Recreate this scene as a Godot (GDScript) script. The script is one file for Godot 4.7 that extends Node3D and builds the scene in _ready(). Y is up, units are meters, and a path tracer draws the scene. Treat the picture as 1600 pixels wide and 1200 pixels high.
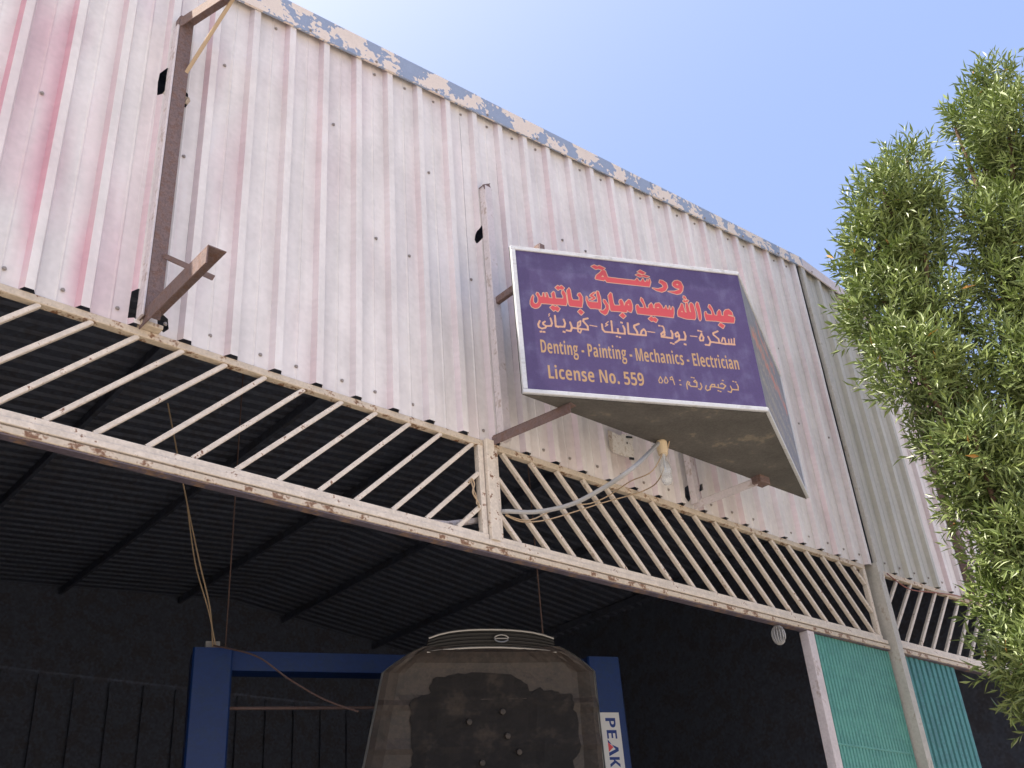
extends Node3D
# A metal-clad workshop front seen from below: gable wall, grille transoms, a V-shaped sign, a car on a lift inside, two slim trees.

const RED := [
	[495,898,516,911,535,903,548,911,582,896,564,880,538,887,521,880],
	[511,814,521,838,549,863,557,876,571,883,582,877,592,832,665,830,765,830,781,849,791,829,803,828,819,853,825,829,835,828,846,848,849,829,862,857,866,832,853,796,770,796,581,796,572,813,562,804,513,809],
	[789,896,810,912,842,895,822,881],
	[774,872,796,883,816,873,826,881,862,871,844,861,822,867,798,860],
	[929,853,946,852,969,837,972,808,955,780,928,766,896,773,871,788,908,787,937,799,946,810,937,825,922,834],
	[1047,865,1067,857,1076,826,1068,793,1050,770,1025,762,993,769,971,776,1014,782,1042,795,1051,804,1023,809,1008,823,1010,842,1027,860],
	[112,647,103,633,93,605,91,583,99,565,116,558,135,564,150,581,155,597,199,598,307,599,314,622,314,649,312,680,304,699,295,704,288,682,296,660,294,645,248,641,244,683,239,687,225,670,228,648,228,639,207,639,199,673,193,673,192,644,182,642,180,671,173,668,169,643,154,643,145,667,137,668,132,656,142,633,141,607,130,590,118,589,110,599,110,621,115,641],
	[253,716,270,733,281,726,292,736,308,720,295,705,280,712,269,700],
	[208,573,225,591,240,581,250,588,266,573,252,551,236,561,227,551],
	[338,724,344,711,345,662,350,642,393,643,394,667,385,678,391,692,403,696,414,670,412,638,402,597,330,598,324,610,323,659,322,704],
	[375,563,391,582,410,563,392,543],
	[440,677,435,650,441,615,455,596,486,598,519,597,525,629,526,683,519,721,509,722,506,706,508,667,507,643,468,641,446,645,444,673],
	[466,692,488,711,500,713,477,689,491,681,495,670,473,654,458,659,481,670,472,677,462,680],
	[544,667,554,666,571,630,570,603,554,570,540,560,518,573,509,588,536,590,553,610,553,628,542,651],
	[595,723,602,715,604,652,609,634,633,636,646,638,641,660,647,677,659,681,667,664,669,634,683,665,704,686,716,683,722,652,720,624,708,596,693,601,684,609,678,593,632,594,582,593,579,608,578,653,577,698],
	[632,567,653,587,670,567,652,548],
	[752,655,759,656,766,637,794,637,794,660,780,690,786,709,795,701,805,657,808,637,825,639,828,659,847,678,854,667,854,644,866,643,865,661,874,678,899,684,912,665,916,648,928,648,940,670,944,646,954,644,963,670,964,643,970,642,983,668,988,660,984,623,974,590,889,592,824,591,747,592,743,618,745,645],
	[812,563,833,582,845,571,854,578,870,563,857,543,840,553,829,547],
	[1008,621,1014,644,1033,674,1044,698,1053,695,1058,638,1068,634,1069,678,1074,705,1085,706,1088,680,1090,642,1098,641,1096,677,1101,703,1110,711,1121,700,1125,675,1126,629,1122,606,1113,591,1057,590,1029,597,1009,603],
	[1060,721,1067,726,1074,719,1084,728,1096,725,1090,717,1073,710,1060,712],
	[1067,754,1076,753,1083,735,1076,732,1071,738,1063,740],
	[1150,720,1157,716,1162,670,1161,620,1155,596,1146,586,1141,599,1142,640,1137,686,1139,702],
	[1193,655,1199,656,1202,638,1236,637,1237,665,1220,691,1228,710,1234,709,1244,684,1249,653,1252,637,1269,636,1274,660,1290,680,1297,674,1297,639,1312,639,1317,665,1334,685,1356,690,1373,671,1375,648,1355,651,1344,652,1341,644,1382,637,1381,621,1371,595,1303,592,1253,596,1188,593,1185,622,1187,646],
	[1265,567,1281,585,1305,569,1290,547],
]
const EYES := [
	[550,830,562,845,567,830],
	[1032,834,1040,841,1049,834,1038,828],
	[692,647,701,658,703,644],
	[1032,636,1041,647,1044,635],
	[874,647,889,656,894,647],
]
const THIN := [
	[5.7,137,475,126,451,128,433,145,424,166,432,173,444,156,454,156,465,168,474],
	[5.7,169,444,202,448,209,467,203,500],
	[2.4,202,532,194,525,200,521,193,512],
	[6.1,136,403,140,404],
	[6.1,154,404,158,404],
	[6.1,231,520,230,451,244,445],
	[6.1,230,448,281,451,288,475,282,500],
	[6.5,274,417,278,416],
	[6.1,319,485,327,450,316,426,292,428],
	[6.1,325,449,423,446],
	[4.8,361,458,366,488,384,502,379,473,362,456,361,428,373,420,383,442],
	[6.1,430,524,404,515,400,501,423,471,423,446],
	[3.3,438,478,479,474],
	[6.1,513,493,513,458,525,443,571,443,648,442],
	[5.7,574,520,571,443],
	[3.5,555,516,536,497,550,494,532,481],
	[5.7,608,443,608,470],
	[6.1,648,442,650,477,644,495],
	[6.1,635,518,639,517],
	[5.2,594,419,597,419],
	[5.2,611,415,615,415],
	[6.1,675,517,671,447],
	[6.5,745,521,714,505,712,493,726,465,726,445],
	[6.2,671,445,725,444,779,445],
	[5.8,746,447,756,473,772,487,782,471,779,445],
	[3.5,795,473,837,471],
	[5.8,879,448,878,466,898,485,899,460,878,446],
	[5.1,900,510,902,478],
	[6.2,878,446,944,443],
	[6.2,944,443,951,473,945,493],
	[5.5,872,522,877,522],
	[5.5,892,520,896,519],
	[5.1,929,409,934,409],
	[5.1,943,404,948,404],
	[5.8,990,463,971,456,969,475,985,488,992,468,987,435,959,414],
	[6.2,991,438,1026,441,1033,467,1028,494],
	[6.5,1018,409,1022,408],
	[3.5,1065,471,1106,470],
	[5.8,1141,495,1122,461,1124,445,1142,447,1149,469,1139,490],
	[5.5,1121,514,1125,514],
	[5.5,1138,510,1142,509],
	[6.0,1180,477,1190,443,1176,418,1153,419],
	[6.0,1189,442,1245,441],
	[6.0,1251,523,1218,506,1218,494,1246,469,1246,444],
	[6.0,1245,441,1286,436],
	[5.1,1264,453,1276,480,1287,478,1288,446],
	[6.5,1287,438,1345,440],
	[4.6,1344,441,1351,482],
	[4.6,1327,442,1331,475],
	[4.6,1310,443,1313,472],
]
const SMALL := [
	[3.0,827,175,814,149,815,134,829,133,837,147,828,173],
	[3.0,860,176,848,150,850,135,862,135,871,149,861,175],
	[3.2,898,160,887,160,887,172,899,180,903,166,908,129],
	[4.2,943,160,947,160],
	[4.2,943,132,947,131],
	[3.5,984,106,983,136,993,158,1005,151,995,137],
	[4.2,998,138,1010,127,1046,127],
	[3.7,1046,127,1051,156,1042,170,1032,159,1046,153],
	[3.5,1020,187,1025,187],
	[3.5,1034,185,1038,185],
	[3.7,1073,153,1078,129,1065,110,1053,114],
	[3.7,1107,141,1098,119,1107,107,1127,116,1130,134],
	[3.7,1130,134,1145,151,1162,152,1160,138,1130,132],
	[4.2,1160,136,1213,129],
	[3.5,1183,136,1184,153],
	[4.2,1213,129,1231,149,1211,164,1201,158],
	[3.9,1217,184,1221,183],
	[3.7,1176,112,1180,112],
	[3.7,1189,108,1193,108],
	[3.9,1261,150,1268,127,1257,108,1240,113],
	[4.4,1268,129,1307,128],
	[3.9,1307,128,1311,150,1306,167],
	[3.7,1284,183,1287,183],
	[3.7,1299,180,1303,180],
]

const EYE := Vector3(0, 1.6, 4.0)
const FOCAL := 1641.0
const AX := Vector3(0.74994668, -0.0718791, 0.65758146)     # camera right, in world axes
const AD := Vector3(0.28213815, -0.86436889, -0.41625052)   # camera down
const AF := Vector3(0.59831267, 0.49769451, -0.62795074)    # camera forward
const SILL := 4.31            # lower edge of the cladding
const RIDGE := 7.66

var used := {}
var rng := RandomNumberGenerator.new()
var M := {}
var na := FastNoiseLite.new()
var nb := FastNoiseLite.new()

# ---------- pixels of the photograph to points ----------
func ray(u: float, v: float) -> Vector3:
	return AX * (u - 800.0) + AD * (v - 600.0) + AF * FOCAL
func on_z(u: float, v: float, z: float = 0.0) -> Vector3:
	var d := ray(u, v)
	return EYE + d * ((z - EYE.z) / d.z)
func on_y(u: float, v: float, y: float) -> Vector3:
	var d := ray(u, v)
	return EYE + d * ((y - EYE.y) / d.y)
func at_dist(u: float, v: float, r: float) -> Vector3:
	var d := ray(u, v)
	return EYE + d * (r / Vector2(d.x, d.z).length())

# ---------- nodes ----------
func numbered(called: String) -> String:
	if not used.has(called):
		used[called] = 0
		return called
	used[called] += 1
	return "%s_%03d" % [called, used[called]]
func thing(called: String, label: String, category: String, at := Vector3.ZERO, group := "") -> Node3D:
	var o := Node3D.new()
	o.name = numbered(called)
	add_child(o)
	o.position = at
	o.set_meta("label", label)
	o.set_meta("category", category)
	if group != "":
		o.set_meta("group", group)
	return o
func begin() -> SurfaceTool:
	var st := SurfaceTool.new()
	st.begin(Mesh.PRIMITIVE_TRIANGLES)
	st.set_smooth_group(-1)
	return st
func build(st: SurfaceTool, called: String, mat: Material, parent: Node3D, smooth := false) -> MeshInstance3D:
	st.generate_normals()
	var o := MeshInstance3D.new()
	o.name = called
	o.mesh = st.commit()
	o.material_override = mat
	parent.add_child(o, true)
	# points are written in world axes: undo the parent's offset
	var p := parent
	while p != self and p != null:
		o.position -= p.position
		p = p.get_parent() as Node3D
	return o

# ---------- shapes ----------
func tri(st: SurfaceTool, a: Vector3, b: Vector3, c: Vector3) -> void:
	st.add_vertex(a); st.add_vertex(b); st.add_vertex(c)
func quad(st: SurfaceTool, a: Vector3, b: Vector3, c: Vector3, d: Vector3) -> void:
	tri(st, a, b, c); tri(st, a, c, d)
func bar(st: SurfaceTool, p0: Vector3, p1: Vector3, w: float, h: float, up := Vector3.UP, ch := 0.003) -> void:
	# a straight bar of w by h with broken edges; h is measured along up
	var d := (p1 - p0).normalized()
	var s := up.cross(d).normalized()
	var u := d.cross(s).normalized()
	var a := w * 0.5
	var b := h * 0.5
	var c: float = min(ch, min(a, b) * 0.6)
	var ring := [Vector2(a - c, b), Vector2(a, b - c), Vector2(a, -b + c), Vector2(a - c, -b), Vector2(-a + c, -b), Vector2(-a, -b + c), Vector2(-a, b - c), Vector2(-a + c, b)]
	var n := ring.size()
	for i in n:
		var q: Vector2 = ring[i]
		var r: Vector2 = ring[(i + 1) % n]
		quad(st, p0 + s * q.x + u * q.y, p0 + s * r.x + u * r.y, p1 + s * r.x + u * r.y, p1 + s * q.x + u * q.y)
	for i in range(1, n - 1):
		var q0: Vector2 = ring[0]
		var q1: Vector2 = ring[i]
		var q2: Vector2 = ring[i + 1]
		tri(st, p0 + s * q0.x + u * q0.y, p0 + s * q2.x + u * q2.y, p0 + s * q1.x + u * q1.y)
		tri(st, p1 + s * q0.x + u * q0.y, p1 + s * q1.x + u * q1.y, p1 + s * q2.x + u * q2.y)
func box(st: SurfaceTool, lo: Vector3, hi: Vector3, ch := 0.003) -> void:
	var c := (lo + hi) * 0.5
	bar(st, Vector3(lo.x, c.y, c.z), Vector3(hi.x, c.y, c.z), hi.z - lo.z, hi.y - lo.y, Vector3.UP, ch)
func angle_iron(st: SurfaceTool, p0: Vector3, p1: Vector3, leg: float, n1: Vector3, n2: Vector3, t := 0.005) -> void:
	# L-section: one leg lies along n1, the other along n2, meeting at the line p0-p1
	bar(st, p0 + n1 * leg * 0.5, p1 + n1 * leg * 0.5, t, leg, n1, 0.001)
	bar(st, p0 + n2 * (leg * 0.5 + t), p1 + n2 * (leg * 0.5 + t), t, leg, n2, 0.001)
func cord(st: SurfaceTool, pts: Array, r: float, sides := 7) -> void:
	var rings := []
	for i in pts.size():
		var d: Vector3 = (pts[min(i + 1, pts.size() - 1)] - pts[max(i - 1, 0)]).normalized()
		var s := d.cross(Vector3.UP if abs(d.y) < 0.9 else Vector3.RIGHT).normalized()
		var u := s.cross(d)
		var ring := []
		for k in sides:
			var a := TAU * k / sides
			ring.append(pts[i] + (s * cos(a) + u * sin(a)) * r)
		rings.append(ring)
	for i in rings.size() - 1:
		for k in sides:
			var k2 := (k + 1) % sides
			quad(st, rings[i][k], rings[i][k2], rings[i + 1][k2], rings[i + 1][k])
	for k in range(1, sides - 1):
		tri(st, rings[0][0], rings[0][k], rings[0][k + 1])
		tri(st, rings[-1][0], rings[-1][k + 1], rings[-1][k])
func curve(keys: Array, steps := 6) -> Array:
	# Catmull-Rom through the keys
	var out := []
	for i in keys.size() - 1:
		var a: Vector3 = keys[max(i - 1, 0)]
		var d: Vector3 = keys[min(i + 2, keys.size() - 1)]
		for k in steps:
			out.append(keys[i].cubic_interpolate(keys[i + 1], a, d, float(k) / steps))
	out.append(keys[-1])
	return out
func lathe(st: SurfaceTool, at: Vector3, axis: Vector3, prof: Array, sides := 14) -> void:
	# prof: [distance along axis, radius]
	var s := axis.cross(Vector3.RIGHT if abs(axis.x) < 0.9 else Vector3.UP).normalized()
	var u := axis.cross(s)
	for i in prof.size() - 1:
		for k in sides:
			var a0 := TAU * k / sides
			var a1 := TAU * (k + 1) / sides
			var e0 := s * cos(a0) + u * sin(a0)
			var e1 := s * cos(a1) + u * sin(a1)
			quad(st, at + axis * prof[i][0] + e0 * prof[i][1], at + axis * prof[i + 1][0] + e0 * prof[i + 1][1], at + axis * prof[i + 1][0] + e1 * prof[i + 1][1], at + axis * prof[i][0] + e1 * prof[i][1])

# ---------- textures ----------
func nz(seed_: int, freq: float, w: int, h: int, kind := FastNoiseLite.TYPE_SIMPLEX_SMOOTH, oct := 4) -> PackedByteArray:
	var n := FastNoiseLite.new()
	n.seed = seed_
	n.noise_type = kind
	n.frequency = freq
	n.fractal_type = FastNoiseLite.FRACTAL_FBM
	n.fractal_octaves = oct
	var im := n.get_seamless_image(w, h)
	im.convert(Image.FORMAT_L8)
	return im.get_data()
func squash(src: PackedByteArray, w: int, h: int, k: int) -> PackedByteArray:
	# stretches a seamless pattern k times downwards: streaks
	var out := PackedByteArray()
	out.resize(w * h)
	for y in h:
		var yy := (y if y < h / 2 else h - 1 - y) / k
		for x in w:
			out[y * w + x] = src[yy * w + x]
	return out
func image_tex(w: int, h: int, f: Callable) -> ImageTexture:
	var data := PackedByteArray()
	data.resize(w * h * 3)
	for i in w * h:
		var c: Color = f.call(i)
		data[i * 3] = clampi(int(c.r * 255.0), 0, 255)
		data[i * 3 + 1] = clampi(int(c.g * 255.0), 0, 255)
		data[i * 3 + 2] = clampi(int(c.b * 255.0), 0, 255)
	var im := Image.create_from_data(w, h, false, Image.FORMAT_RGB8, data)
	im.generate_mipmaps()
	return ImageTexture.create_from_image(im)
func lin(r: float, g: float, b: float) -> Color:
	return Color(r, g, b).linear_to_srgb()
func flat_mat(c: Color, rough := 0.6, metal := 0.0) -> StandardMaterial3D:
	var m := StandardMaterial3D.new()
	m.albedo_color = c
	m.roughness = rough
	m.metallic = metal
	return m
func tri_mat(tex: Texture2D, scale: float, rough := 0.6, metal := 0.0) -> StandardMaterial3D:
	var m := flat_mat(Color.WHITE, rough, metal)
	m.albedo_texture = tex
	m.uv1_triplanar = true
	m.uv1_world_triplanar = true
	m.uv1_scale = Vector3.ONE * scale
	return m
func relief(m: StandardMaterial3D, seed_: int, freq: float, strength: float) -> void:
	var t := NoiseTexture2D.new()
	t.width = 256; t.height = 256
	t.seamless = true
	t.as_normal_map = true
	t.bump_strength = strength
	var n := FastNoiseLite.new()
	n.seed = seed_
	n.frequency = freq
	t.noise = n
	m.normal_enabled = true
	m.normal_texture = t
func two_tone(w: int, base: Color, spot: Color, seed_: int, f1: float, lo: float, hi: float, grain := 0.12) -> ImageTexture:
	# base paint broken by patches of another matter, with a fine grain through both
	var a := nz(seed_, f1, w, w)
	var b := nz(seed_ + 7, f1 * 6.0, w, w)
	var c := nz(seed_ + 13, 0.25, w, w, FastNoiseLite.TYPE_VALUE, 2)
	return image_tex(w, w, func(i: int) -> Color:
		var v: float = (a[i] * 0.65 + b[i] * 0.35) / 255.0
		var k := smoothstep(lo, hi, v)
		var g: float = 1.0 + (c[i] / 255.0 - 0.5) * grain + (a[i] / 255.0 - 0.5) * grain
		return base.lerp(spot, k) * g)

func fill_poly(im: Image, poly: PackedVector2Array, c: Color) -> void:
	# scanline fill; the picture's row 0 is the top, the polygon's y runs upwards in millimetres
	var h := im.get_height()
	var lo := 1e9
	var hi := -1e9
	for p in poly:
		lo = min(lo, p.y); hi = max(hi, p.y)
	for yy in range(max(0, int(lo)), min(h - 1, int(hi) + 1) + 1):
		var y := yy + 0.5
		var xs := []
		for i in poly.size():
			var p := poly[i]
			var q := poly[(i + 1) % poly.size()]
			if (p.y <= y) != (q.y <= y):
				xs.append(p.x + (y - p.y) / (q.y - p.y) * (q.x - p.x))
		xs.sort()
		for k in range(0, xs.size() - 1, 2):
			var x0 := int(round(xs[k]))
			var x1 := int(round(xs[k + 1]))
			if x1 > x0:
				for x in range(max(0, x0), min(im.get_width(), x1)):
					var o := im.get_pixel(x, h - 1 - yy)
					im.set_pixel(x, h - 1 - yy, o.lerp(c, c.a))
func fill_text(im: Image, text: String, bold: bool, x0: float, y0: float, width: float, cap: float, c: Color, turn := false) -> void:
	var f := SystemFont.new()
	f.font_names = PackedStringArray(["Droid Sans"])
	f.font_weight = 700 if bold else 400
	var t := TextMesh.new()
	t.text = text
	t.font = f
	t.font_size = 64
	t.pixel_size = 0.01
	t.depth = 0.0
	var faces := t.get_faces()
	var a := Vector2(1e9, 1e9)
	var b := -a
	for p in faces:
		a = a.min(Vector2(p.x, p.y)); b = b.max(Vector2(p.x, p.y))
	# letters whose feet hang below the line (g) do not count for the cap height
	var t2 := TextMesh.new()
	t2.text = text.left(1)
	t2.font = f; t2.font_size = 64; t2.pixel_size = 0.01; t2.depth = 0.0
	var ca := 1e9
	var cb := -1e9
	for p in t2.get_faces():
		ca = min(ca, p.y); cb = max(cb, p.y)
	var sx := width / (b.x - a.x)
	var sy := cap / (cb - ca)
	var base := ca
	for i in range(0, faces.size() - 2, 3):
		var poly := PackedVector2Array()
		for k in 3:
			var p := faces[i + k]
			var q := Vector2((p.x - a.x) * sx, (p.y - base) * sy)
			poly.append(Vector2(x0 + q.y, y0 - q.x) if turn else Vector2(x0 + q.x, y0 + q.y))
		fill_poly(im, poly, c)
func points(flat: Array, from := 0) -> PackedVector2Array:
	var out := PackedVector2Array()
	for i in range(from, flat.size(), 2):
		out.append(Vector2(flat[i], flat[i + 1]))
	return out
func sign_print(ground: Color, worn: Color, red: Color, pale: Color, gold: Color, seed_: int) -> ImageTexture:
	var w := 1468
	var h := 980
	var a := nz(seed_, 0.006, w, h)
	var s := nz(seed_ + 3, 0.02, w, h)
	var g := nz(seed_ + 5, 0.2, w, h, FastNoiseLite.TYPE_VALUE, 2)
	var data := PackedByteArray()
	data.resize(w * h * 3)
	for y in h:
		for x in w:
			var i := y * w + x
			var st: float = s[(y / 9) * w + x] / 255.0
			var k: float = smoothstep(0.45, 0.95, a[i] / 255.0 * 0.75 + st * 0.3) * 0.8
			var c := ground.lerp(worn, k) * (0.93 + 0.14 * g[i] / 255.0)
			data[i * 3] = clampi(int(c.r * 255.0), 0, 255); data[i * 3 + 1] = clampi(int(c.g * 255.0), 0, 255); data[i * 3 + 2] = clampi(int(c.b * 255.0), 0, 255)
	var im := Image.create_from_data(w, h, false, Image.FORMAT_RGB8, data)
	for f in RED:
		var outline := points(f)
		if Geometry2D.is_polygon_clockwise(outline):
			outline.reverse()
		for p in Geometry2D.offset_polygon(outline, 5.0, Geometry2D.JOIN_ROUND):
			if not Geometry2D.is_polygon_clockwise(p):
				fill_poly(im, p, pale)
	for f in RED:
		fill_poly(im, points(f), red)
	for f in EYES:
		fill_poly(im, points(f), pale)
	for rows in [THIN, SMALL]:
		for f in rows:
			var pts := points(f, 1)
			for k in pts.size() - 1:
				for p in Geometry2D.offset_polyline(PackedVector2Array([pts[k], pts[k + 1]]), f[0], Geometry2D.JOIN_ROUND, Geometry2D.END_SQUARE if pts.size() == 2 else Geometry2D.END_ROUND):
					fill_poly(im, p, pale if rows == THIN else gold)
	fill_text(im, "Denting - Painting - Mechanics - Electrician", true, 127, 267, 1218, 84, gold)
	fill_text(im, "License No. 559", true, 156, 104, 566, 84, gold)
	im.generate_mipmaps()
	return ImageTexture.create_from_image(im)

func make_materials() -> void:
	# painted cladding: the colours are in the sheets' vertices, this is the streaky grain of the old coat
	var s1 := squash(nz(11, 0.03, 512, 512), 512, 512, 8)
	var s2 := nz(12, 0.012, 512, 512)
	var s3 := nz(14, 0.2, 512, 512, FastNoiseLite.TYPE_VALUE, 2)
	var t := image_tex(512, 512, func(i: int) -> Color:
		var v: float = 0.965 + (s1[i] / 255.0 - 0.5) * 0.10 + (s2[i] / 255.0 - 0.5) * 0.05 + (s3[i] / 255.0 - 0.5) * 0.05
		return Color(v, v * 0.995, v * 0.99))
	M.clad = flat_mat(Color.WHITE, 0.55)
	M.clad.albedo_texture = t
	M.clad.vertex_color_use_as_albedo = true
	relief(M.clad, 3, 0.01, 1.2)
	M.clad.normal_scale = 0.10
	M.cream = tri_mat(two_tone(512, Color(0.80, 0.76, 0.72), Color(0.45, 0.33, 0.26), 31, 0.022, 0.69, 0.75), 0.8, 0.55)
	M.rail = tri_mat(two_tone(512, Color(0.75, 0.70, 0.64), Color(0.44, 0.32, 0.24), 41, 0.016, 0.56, 0.74), 0.9, 0.6)
	M.rust = tri_mat(two_tone(512, Color(0.43, 0.36, 0.36), Color(0.37, 0.28, 0.25), 51, 0.035, 0.45, 0.75, 0.25), 1.1, 0.75)
	M.whitish = tri_mat(two_tone(512, Color(0.76, 0.73, 0.75), Color(0.62, 0.57, 0.56), 55, 0.012, 0.62, 0.80, 0.10), 0.7, 0.6)
	M.zinc = tri_mat(two_tone(512, Color(0.69, 0.68, 0.665), Color(0.60, 0.57, 0.54), 58, 0.012, 0.62, 0.80, 0.10), 0.7, 0.6)
	M.track = tri_mat(two_tone(256, Color(0.36, 0.33, 0.38), Color(0.46, 0.38, 0.34), 57, 0.02, 0.5, 0.7, 0.2), 1.3, 0.6)
	M.pale_steel = tri_mat(two_tone(512, Color(0.74, 0.72, 0.74), Color(0.55, 0.47, 0.42), 61, 0.02, 0.55, 0.72), 1.2, 0.6)
	M.galv = tri_mat(two_tone(256, Color(0.74, 0.75, 0.78), Color(0.62, 0.62, 0.63), 71, 0.02, 0.55, 0.85, 0.08), 1.5, 0.5)
	M.under = tri_mat(two_tone(512, Color(0.335, 0.325, 0.32), Color(0.42, 0.395, 0.36), 81, 0.007, 0.62, 0.80, 0.22), 0.9, 0.7)
	M.fascia = tri_mat(two_tone(1024, Color(0.84, 0.79, 0.76), Color(0.53, 0.58, 0.68), 91, 0.0065, 0.485, 0.505, 0.06), 0.55, 0.6)
	M.green = tri_mat(two_tone(512, Color(0.34, 0.59, 0.56), Color(0.29, 0.52, 0.50), 101, 0.012, 0.4, 0.7, 0.1), 0.8, 0.55)
	M.teal = tri_mat(two_tone(512, Color(0.24, 0.50, 0.51), Color(0.20, 0.42, 0.44), 111, 0.012, 0.4, 0.7, 0.12), 0.8, 0.55)
	M.soot = tri_mat(two_tone(256, Color(0.39, 0.42, 0.50), Color(0.34, 0.35, 0.40), 121, 0.02, 0.4, 0.7, 0.2), 0.5, 0.8)
	M.floor = tri_mat(two_tone(256, Color(0.48, 0.47, 0.46), Color(0.36, 0.35, 0.35), 131, 0.02, 0.4, 0.7, 0.2), 0.35, 0.8)
	M.sand = tri_mat(two_tone(512, Color(0.67, 0.635, 0.59), Color(0.60, 0.57, 0.53), 141, 0.02, 0.4, 0.7, 0.2), 0.15, 0.95)
	M.grime = tri_mat(two_tone(512, Color(0.235, 0.20, 0.185), Color(0.15, 0.135, 0.13), 151, 0.012, 0.42, 0.70, 0.3), 0.9, 0.6)
	M.felt = tri_mat(two_tone(256, Color(0.11, 0.105, 0.115), Color(0.19, 0.17, 0.16), 155, 0.012, 0.5, 0.75, 0.4), 1.1, 0.95)
	M.blue = tri_mat(two_tone(256, Color(0.06, 0.19, 0.42), Color(0.09, 0.19, 0.37), 161, 0.02, 0.5, 0.7, 0.15), 1.0, 0.45)
	M.bark = tri_mat(two_tone(256, Color(0.45, 0.36, 0.29), Color(0.33, 0.26, 0.21), 171, 0.03, 0.4, 0.6, 0.3), 2.0, 0.9)
	M.chrome = flat_mat(Color(0.55, 0.55, 0.56), 0.35, 0.7)
	M.black = flat_mat(Color(0.12, 0.12, 0.13), 0.6)
	M.cable = flat_mat(Color(0.60, 0.60, 0.61), 0.6)
	M.twine = flat_mat(Color(0.66, 0.58, 0.49), 0.8)
	M.redwire = flat_mat(Color(0.50, 0.30, 0.27), 0.7)
	M.screw = flat_mat(Color(0.56, 0.53, 0.52), 0.6, 0.2)
	M.paint = flat_mat(Color(0.66, 0.67, 0.68), 0.3, 0.3)
	M.paper = tri_mat(two_tone(256, Color(0.84, 0.82, 0.80), Color(0.70, 0.66, 0.62), 181, 0.03, 0.5, 0.75, 0.1), 3.0, 0.9)
	M.socket = flat_mat(Color(0.80, 0.73, 0.62), 0.5)
	M.rubber = flat_mat(Color(0.10, 0.10, 0.10), 0.8)
	M.glass = flat_mat(Color(0.85, 0.88, 0.9, 0.22), 0.05)
	M.glass.transparency = BaseMaterial3D.TRANSPARENCY_ALPHA
	M.sign1 = flat_mat(Color.WHITE, 0.5)
	M.sign1.albedo_texture = sign_print(Color(0.28, 0.225, 0.39), Color(0.36, 0.335, 0.48), Color(0.69, 0.25, 0.28, 0.97), Color(0.74, 0.58, 0.47, 0.92), Color(0.68, 0.55, 0.38, 0.92), 201)
	M.sign2 = flat_mat(Color.WHITE, 0.5)
	M.sign2.albedo_texture = sign_print(Color(0.46, 0.46, 0.50), Color(0.54, 0.54, 0.56), Color(0.70, 0.47, 0.43), Color(0.62, 0.58, 0.55), Color(0.63, 0.60, 0.55), 221)
	M.leaf = flat_mat(Color.WHITE, 0.42)
	M.leaf.vertex_color_use_as_albedo = true
	M.leaf.backlight_enabled = true
	M.leaf.backlight = Color(0.30, 0.36, 0.10)

# ---------- the wall ----------
func fascia_low(x: float) -> float:
	return 6.70 + 0.1011 * (x - 1.97) if x < RIDGE else 7.275 - 0.118 * (x - RIDGE)
func fascia_top(x: float) -> float:
	return 6.918 + 0.0864 * (x - 2.164) if x < RIDGE else 7.393 - 0.112 * (x - RIDGE)
func paint_at(x: float, y: float, face: int) -> Color:
	# coat left where, white over pink, plus sky shading tinted into left flanks; face 0 pan, 1 flank turned left, 2 crest or flank turned right
	var white := Color(0.71, 0.685, 0.70)
	var pink := Color(0.60, 0.315, 0.40)
	var lilac := Color(0.50, 0.43, 0.52)  # left flanks only: old coat remains mixed with painted-in bluish sky shading
	var grey := Color(0.43, 0.43, 0.405)
	var v: float = na.get_noise_2d(x * 3.2, y * 0.9) * 0.5 + 0.5
	var s: float = nb.get_noise_2d(x * 22.0, y * 0.8) * 0.5 + 0.5
	var c := white
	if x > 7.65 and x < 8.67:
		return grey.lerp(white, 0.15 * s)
	var reach: float = clamp(1.0 - (x - 0.9) / 1.5, 0.10, 1.0) if x < 9.2 else 0.9
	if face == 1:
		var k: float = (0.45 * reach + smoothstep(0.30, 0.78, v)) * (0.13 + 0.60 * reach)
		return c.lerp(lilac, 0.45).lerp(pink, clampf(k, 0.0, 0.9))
	var p: float = smoothstep(0.50, 0.85, v) * (0.09 + 0.40 * reach) + smoothstep(0.55, 0.9, s) * (0.09 + 0.10 * reach)
	# the white coat was sprayed thin beside the ribs
	if face == 0 and x < 4.1 and 0.238 - fposmod(x - 1.930, 0.238) < 0.02:
		p += 0.55 * reach * (0.25 + 0.75 * smoothstep(0.35, 0.7, v))
	if face == 2:
		p *= 0.4
	return c.lerp(pink, clamp(p, 0.0, 0.8))
func buckle(x: float, y: float) -> float:
	return na.get_noise_2d(x * 2.6 + 40.0, y * 1.6) * 0.0032
func profile(ribs: Array, x0: float, x1: float) -> Array:
	# corner points [x, z, face of the strip that follows] of the trapezoid sheet
	var out := [[x0, 0.0, 0]]
	for c in ribs:
		var mid: float = c - 0.117
		if mid - 0.01 > x0 + 0.01:
			out.append([mid - 0.008, 0.0, 0]); out.append([mid, 0.004, 0]); out.append([mid + 0.008, 0.0, 0])
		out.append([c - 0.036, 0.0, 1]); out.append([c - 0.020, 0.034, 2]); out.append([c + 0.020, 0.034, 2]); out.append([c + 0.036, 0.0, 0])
	out.append([x1, 0.0, 0])
	return out
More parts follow.
